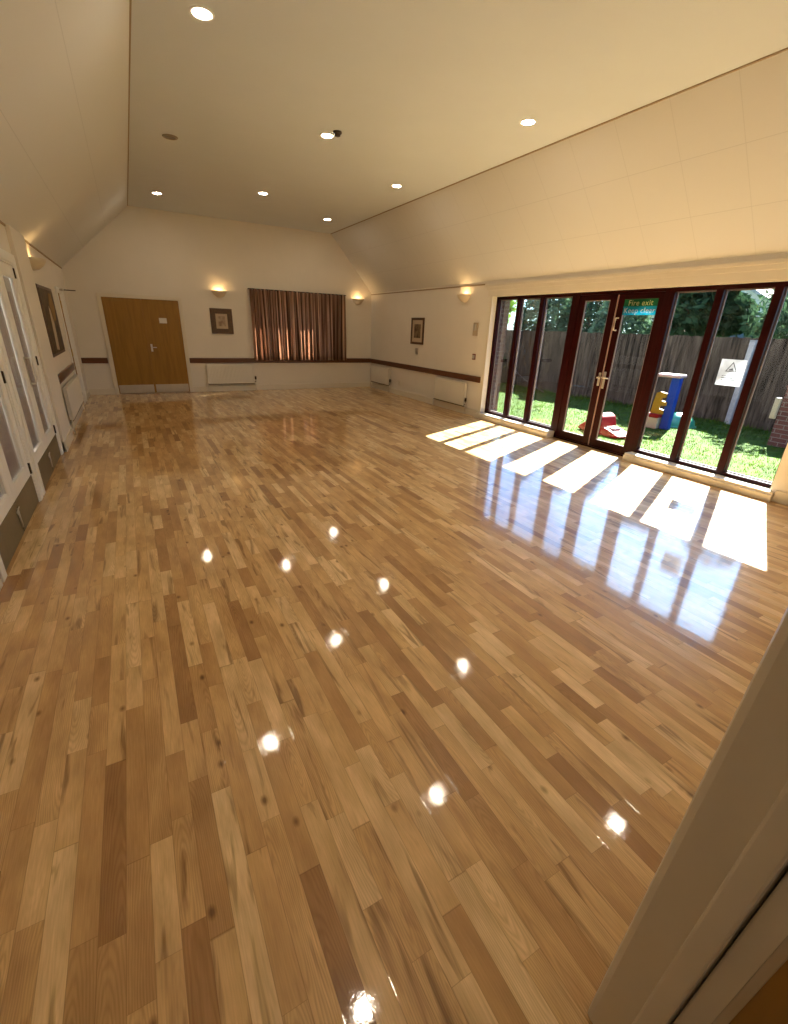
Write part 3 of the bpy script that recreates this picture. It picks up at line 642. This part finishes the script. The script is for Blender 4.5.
# ================================================================== ENTRANCE DOORWAY BESIDE THE CAMERA
TX, TY = -.0846, -.0494        # the jamb stands slightly out of true
def lean(mb):
    mb.v = [(x+TX*z, y+TY*z, z) for x, y, z in mb.v]; return mb
e = thing('door_6', (.76, .15, 0), 'cream entrance door lining with a brown door folded back', 'door', kind='structure')
def jb(x0, x1, y0, y1, z0, z1, bev): return lean(MB().box(x0-.76, x1-.76, y0-.15, y1-.15, z0, z1, bev))
m_lining = P('lining_paint', (.62, .53, .40), .45)
jb(.76, .99, .1055, .2315, 0, 2.3, .016).build('door_lining', m_gloss, e)
jb(.741, .80, .108, .148, 0, 2.3, .005).build('door_stop', m_gloss, e)
jb(.766, .93, .062, .1035, 0, 2.3, .003).build('outer_lining', m_gloss, e)
lf = jb(.766, .812, -.78, .0585, .008, 2.05, .002).build('door_leaf', m_oakdark, e)
jb(.764, .813, .0535, .0675, .008, 2.05, .001).build('edge_strip', m_kick, lf)

# ================================================================== OUTSIDE
rr = random.Random(11)
vs = []; nx, ny = 60, 90
for j in range(ny+1):
    for i in range(nx+1):
        x = 6.4+(44-6.4)*(i/nx)**1.6; y = -12+52*j/ny
        z = -.05 + (.02*math.sin(x*2.1+y*1.3)+.015*math.sin(y*3.7-x))*min(1, (x-6.4)) ; vs.append((x, y, z))
mb = MB(); mb.add(vs, [(j*(nx+1)+i, j*(nx+1)+i+1, (j+1)*(nx+1)+i+1, (j+1)*(nx+1)+i) for j in range(ny) for i in range(nx)], True)
S(mb.build('ground_lawn', m_grass), 'sunlit lawn outside the garden windows', 'ground')
mb = MB()
for k in range(26000):
    x = 6.45+rr.random()**1.15*4.9; y = rr.uniform(2.0, 13.5)
    tall = rr.uniform(.02, .055) + (.10*rr.random() if x > 10.7 else 0)
    a = rr.uniform(0, 2*PI); w_ = rr.uniform(.004, .009); lx, ly = rr.uniform(-.03, .03), rr.uniform(-.03, .03)
    dx, dy = w_*math.cos(a), w_*math.sin(a)
    z = -.05 + (.02*math.sin(x*2.1+y*1.3)+.015*math.sin(y*3.7-x))*min(1, (x-6.4)) - .005
    mb.add([(x-dx, y-dy, z), (x+dx, y+dy, z), (x+lx, y+ly, z+tall)], [(0, 1, 2)])
tag(mb.build('grass', m_blade, fix=False), 'bright green grass blades growing over the garden lawn', 'grass', kind='stuff')

# fence of feather-edge boards
FX = 11.3
fn = thing('garden_fence', (FX, 8, -.05), 'tall weathered brown board fence across the garden', 'fence')
y = 1.0-8
k = 0
while y < 26-8:
    mb = MB(); y1 = y+1.83; yy = y
    while yy < y1-.01:
        w_ = .118; t = rr.uniform(-.006, .006); top = 1.75+rr.uniform(-.012, .012)
        tb = MB().prism([(-.004+t, yy), (.016+t, yy), (.010+t, yy+w_), (-.008+t, yy+w_)], 'z', .04, top)
        mb.add(tb.v, tb.f); yy += w_-.004
    mb.box(-.012, .016, y, y1, -.02, .13, .003)
    mb.build('board_panel', m_fence, fn)
    k += 1; y = y1
for z in (.35, .95, 1.5):
    MB().box(.02, .06, 1.0-8, 18, z, z+.08).build('fence_rail', m_fence, fn)
po = thing('concrete_post', (FX-.12, 4.97, -.05), 'pale grey concrete post standing against the brown fence', 'post')
MB().box(-.055, .055, -.055, .055, -.03, 1.70, .012).prism([(-.055, -.055), (.055, -.055), (.055, .055), (-.055, .055)], 'z', 1.68, 1.71).build('shaft', m_conc, po)

# trees
def leaves(mb, c, r, n, size, rnd, shape='ball'):
    size *= 1.35
    for _ in range(n):
        while True:
            p = Vector((rnd.uniform(-1, 1), rnd.uniform(-1, 1), rnd.uniform(-1, 1)))
            if .25 < p.length < 1: break
        if rnd.random() < .6: p = p.normalized()*rnd.uniform(.75, 1.0)
        if shape == 'cone':
            f_ = (1-p.z)/2; p = Vector((p.x*(.25+.85*f_), p.y*(.25+.85*f_), p.z))
        q = Vector((c[0]+p.x*r[0], c[1]+p.y*r[1], c[2]+p.z*r[2]))
        a = Vector((rnd.gauss(0, 1), rnd.gauss(0, 1), rnd.gauss(0, 1))).normalized(); b_ = a.orthogonal().normalized(); s = size*rnd.uniform(.6, 1.4)
        mb.add([q-a*s, q+b_*s*.5, q+a*s, q-b_*s*.5], [(0, 1, 2, 3)])
def tree(name, x, y, h, rx, c, n, label, cat='tree', shape='ball', size=.10, group=None, seed=1, low=.35):
    rnd = random.Random(seed)
    t = thing(name, (x, y, -.06), label, cat, group)
    tk = MB(); tk.tube([(0, 0, 0), (.03, .02, h*.3), (.0, .05, h*.62), (.02, .0, h*.85)], [.11*h/4, .09*h/4, .06*h/4, .02], 8)
    for k in range(6):
        a = k*1.1+seed; z0 = h*(.3+.08*k); tk.tube([(0, 0, z0), (rx*.35*math.cos(a), rx*.35*math.sin(a), z0+h*.1), (rx*.7*math.cos(a), rx*.7*math.sin(a), z0+h*.17)], [.035*h/4, .022*h/4, .008], 6)
    tk.build('trunk', m_bark, t)
    mb = MB(); lo = h*low
    if shape == 'cone': leaves(mb, (0, 0, (h+lo)/2), (rx, rx, (h-lo)/2), n, size, rnd, 'cone')
    else:
        K = 9
        for k in range(K):
            cx, cy = rnd.uniform(-.5, .5)*rx, rnd.uniform(-.5, .5)*rx; cz = lo+(h-lo)*rnd.uniform(.22, .78); R_ = rx*rnd.uniform(.38, .6)
            leaves(mb, (cx, cy, cz), (R_, R_, min(R_, (h-lo)*.45)), n//K, size, rnd)
    mb.build('foliage', c, t, fix=False)
    return t
lf_dark = leaf_mat('dark_leaf', (.030, .062, .028), .3); lf_mid = leaf_mat('mid_leaf', (.055, .105, .05), .35)
lf_lime = leaf_mat('lime_leaf', (.22, .36, .04), .5); lf_con = leaf_mat('conifer_leaf', (.10, .17, .09), .3); lf_ivy = leaf_mat('ivy_leaf', (.03, .07, .02), .3)
G = 'trees beyond the fence'
tree('lime_tree', 12.9, 15.1, 3.6, .95, lf_lime, 3500, 'bright lime green tree at the left beyond the fence', seed=2, size=.07, group=G)
tree('conifer_tree', 13.0, 12.4, 4.0, 1.5, lf_con, 6500, 'pale green conifer behind the leftmost window panes', shape='cone', seed=3, size=.07, group=G, low=.1)
tree('conifer_tree', 13.4, 10.9, 4.1, 1.4, lf_mid, 6000, 'green conifer behind the pane beside the left door', shape='cone', seed=4, size=.07, group=G, low=.1)
tree('conifer_tree', 13.0, 9.4, 3.7, 1.2, lf_con, 5500, 'pale green conifer behind the left garden door', shape='cone', seed=5, size=.07, group=G, low=.1)
tree('broadleaf_tree', 14.9, 8.6, 3.4, .9, lf_dark, 4500, 'dark tree behind the fire exit sign', seed=6, size=.08, group=G)
tree('broadleaf_tree', 13.2, 7.35, 4.3, 1.25, lf_dark, 8500, 'dark dense tree behind the toys', seed=7, size=.08, group=G, low=.25)
tree('broadleaf_tree', 13.9, 4.9, 4.3, 1.45, lf_mid, 6000, 'mid green tree behind the concrete post', seed=8, size=.08, group=G, low=.30)
tree('broadleaf_tree', 13.0, 2.9, 4.0, 1.3, lf_dark, 6500, 'dark tree behind the rightmost pane', seed=9, size=.08, group=G)
tree('broadleaf_tree', 13.4, 17.5, 4.2, 1.7, lf_mid, 5500, 'green tree behind the brick edge at the far left', seed=10, size=.08, group=G)
mb = MB(); rnd = random.Random(5)
for yy in [10.9+.3*k for k in range(9)]: leaves(mb, (0, yy-10, .42+.2*math.sin(yy*3)), (.28, .3, .5), 160, .05, rnd)
b = thing('ivy_bush', (10.9, 10, -.06), 'dark leafy bush along the foot of the fence at the left', 'bush')
bb = mb; bb.v = [(x, y+1.4, max(z, .01)) for x, y, z in bb.v]; bb.build('foliage', lf_ivy, b, fix=False)
MB().tube([(0, 0, 0), (.02, 1, .3), (.05, 1.6, .6)], [.02, .015, .008], 6).build('stem', m_bark, b)
# house beyond
h = thing('neighbour_house', (27, 13.0, -.1), 'pale house with a clay roof far beyond the fence', 'house')
MB().box(-2.5, 2.5, -3.6, 3.6, 0, 2.5).prism([(-3.6, 2.5), (3.6, 2.5), (0, 4.6)], 'x', -2.5, 2.5).build('wall', m_render, h)
rf = MB(); rf.prism([(-3.9, 2.35), (0, 4.65), (0, 4.8), (-3.9, 2.5)], 'x', -2.8, 2.8); rf.prism([(3.9, 2.35), (0, 4.65), (0, 4.8), (3.9, 2.5)], 'x', -2.8, 2.8); rf.build('roof', m_rooft, h)
for yy in (-2.0, 1.0): MB().box(-2.54, -2.5, yy, yy+1.0, 1.0, 2.1, .01).build('window', P('house_window', (.08, .10, .12), .2), h)

# garden brick pier with cream box
bw = thing('brick_garden_wall', (9.75, 2.75, -.06), 'short red brick garden wall at the right edge of the lawn', 'wall')
MB().box(-.11, .11, -.9, .82, 0, .98).build('brickwork', m_brickY, bw)
MB().box(-.13, .13, -.92, .84, .98, 1.03, .008).build('coping', m_brickY, bw)
cb = thing('meter_box', (9.63, 3.62, .40), 'cream upright box fixed to the end of the brick garden wall', 'box')
MB().box(-.05, .0, -.045, .045, 0, .36, .012).build('casing', m_creamt, cb); MB().box(-.056, -.05, -.035, .035, .02, .34, .003).build('lid', m_creamt, cb)

# toys
t = thing('toy_play_kitchen', (9.05, 5.10, -.05), 'plastic play stand with blue post, yellow panel and cream box on the lawn', 'toy', rz=.15)
MB().box(-.16, .12, .10, .32, 0, .22, .015).build('cream_base', m_creamt, t)
MB().box(-.18, .13, .09, .35, .215, .29, .02).build('red_lid', m_red, t)
MB().box(-.06, .09, -.075, .085, .0, 1.0, .02).build('blue_post', m_blue, t)
MB().box(-.15, .16, -.10, .32, .99, 1.05, .02).build('pink_top', m_pink, t)
yp = MB(); yp.prism([(.30, .29), (.29, .50), (.27, .68), (.20, .71), (.09, .69), (.08, .615), (.16, .59), (.165, .54), (.05, .53), (.045, .46), (.165, .45), (.17, .39), (.07, .37), (.06, .29)], 'x', -.09, -.02); yp.build('yellow_panel', m_yellow, t)
tg = thing('toy_shell', (9.62, 5.17, -.05), 'green plastic shell lying on the grass behind the play stand', 'toy')
MB().lathe([(.30, 0), (.30, .05), (.28, .14), (.2, .23), (.1, .28), (0, .29), (0, .27), (.1, .26), (.18, .21), (.26, .13), (.275, .0)], n=26).build('dome', m_green, tg)
MB().lathe([(.27, 0), (.33, 0), (.34, .02), (.33, .04), (.29, .05)], n=26).build('rim', m_green, tg)
# red ride-on / rocker
r = thing('toy_rocker', (7.45, 5.30, -.05), 'red plastic ride-on toy on the lawn behind the garden doors', 'toy', rz=-.1)
pts = [(-.46, .0), (-.52, .05), (-.38, .09), (-.24, .13), (-.12, .15), (-.06, .32), (.05, .38), (.15, .34), (.22, .22), (.32, .16), (.44, .07), (.46, .02), (.34, 0)]
body = MB().prism(pts, 'x', -.19, .19); o = body.build('body', m_red, r)
bv = o.modifiers.new('bevel', 'BEVEL'); bv.width = .03; bv.segments = 3
MB().box(-.20, .20, -.48, -.28, .02, .07, .02).build('foot_board', m_red, r)
MB().box(-.10, .10, -.30, -.12, .10, .16, .02).build('seat', m_pink, r)
MB().tube([(-.17, .02, .30), (.17, .02, .30)], .02).build('handle', m_red, r)
MB().box(-.16, .16, .2, .36, .0, .10, .03).build('rear_block', m_red, r)

# ================================================================== LIGHT, SKY, CAMERA
sun = bpy.data.lights.new('sun', 'SUN'); sun.energy = 46; sun.color = (1, .965, .92); sun.angle = math.radians(.6)
so = bpy.data.objects.new('sun', sun); col.objects.link(so); so.location = (12, 8, 9)
sd_ = Vector((-1.37, -.58, -1.29)).normalized()
so.rotation_euler = sd_.to_track_quat('-Z', 'Y').to_euler()
side = bpy.data.lights.new('side_room_fill', 'AREA'); side.shape = 'RECTANGLE'; side.size = .5; side.size_y = 2.5; side.energy = 42; side.color = (1, .96, .92)  # added fill light without a fitting, brightens the room behind the glazed doors
sl = bpy.data.objects.new('side_room_fill', side); col.objects.link(sl); sl.location = (-2.2, 5.2, 2.48)

lb_ = bpy.data.lights.new('lobby_fill', 'AREA'); lb_.size = .4; lb_.energy = 1.8; lb_.color = (1, .84, .62)  # added weak fill behind the camera, no fitting, lifts the jamb and brown door
ll = bpy.data.objects.new('lobby_fill', lb_); col.objects.link(ll); ll.location = (.2, -1.4, 2.48)

wd = bpy.data.worlds.new('sky'); scene.world = wd; wd.use_nodes = True; nt = wd.node_tree; bg = nt.nodes['Background']
sky = nt.nodes.new('ShaderNodeTexSky'); sky.sky_type = 'NISHITA'; sky.sun_disc = False
sky.sun_elevation = math.radians(41); sky.sun_rotation = math.atan2(1.37, .58); sky.air_density = 1.0; sky.dust_density = 1.5; sky.ozone_density = 1.0
tint = nt.nodes.new('ShaderNodeVectorMath'); tint.operation = 'MULTIPLY'; tint.inputs[1].default_value = (.54, .88, 1.40)
nt.links.new(sky.outputs[0], tint.inputs[0]); nt.links.new(tint.outputs[0], bg.inputs[0]); bg.inputs[1].default_value = .29

CAM = dict(f=444.926473792088, yaw=29.76615503011607, pitch=-22.509128280417077, roll=2.210494921419103, h=1.6345861425796255)
y_, p_, r_ = [math.radians(CAM[k]) for k in ('yaw', 'pitch', 'roll')]
fw = Vector((math.sin(y_)*math.cos(p_), math.cos(y_)*math.cos(p_), math.sin(p_))); rt = Vector((math.cos(y_), -math.sin(y_), 0)); up = rt.cross(fw)
rt2 = math.cos(r_)*rt+math.sin(r_)*up; up2 = -math.sin(r_)*rt+math.cos(r_)*up
cd = bpy.data.cameras.new('camera'); cd.sensor_fit = 'HORIZONTAL'; cd.sensor_width = 36; cd.lens = CAM['f']/788*36; cd.clip_start = .02; cd.clip_end = 300
co = bpy.data.objects.new('camera', cd); col.objects.link(co)
co.matrix_world = Matrix(((rt2.x, up2.x, -fw.x, 0), (rt2.y, up2.y, -fw.y, 0), (rt2.z, up2.z, -fw.z, CAM['h']), (0, 0, 0, 1)))
scene.camera = co
vs_ = scene.view_settings; vs_.view_transform = 'Standard'; vs_.look = 'None'; vs_.gamma = 1; vs_.use_curve_mapping = False; vs_.exposure = .96
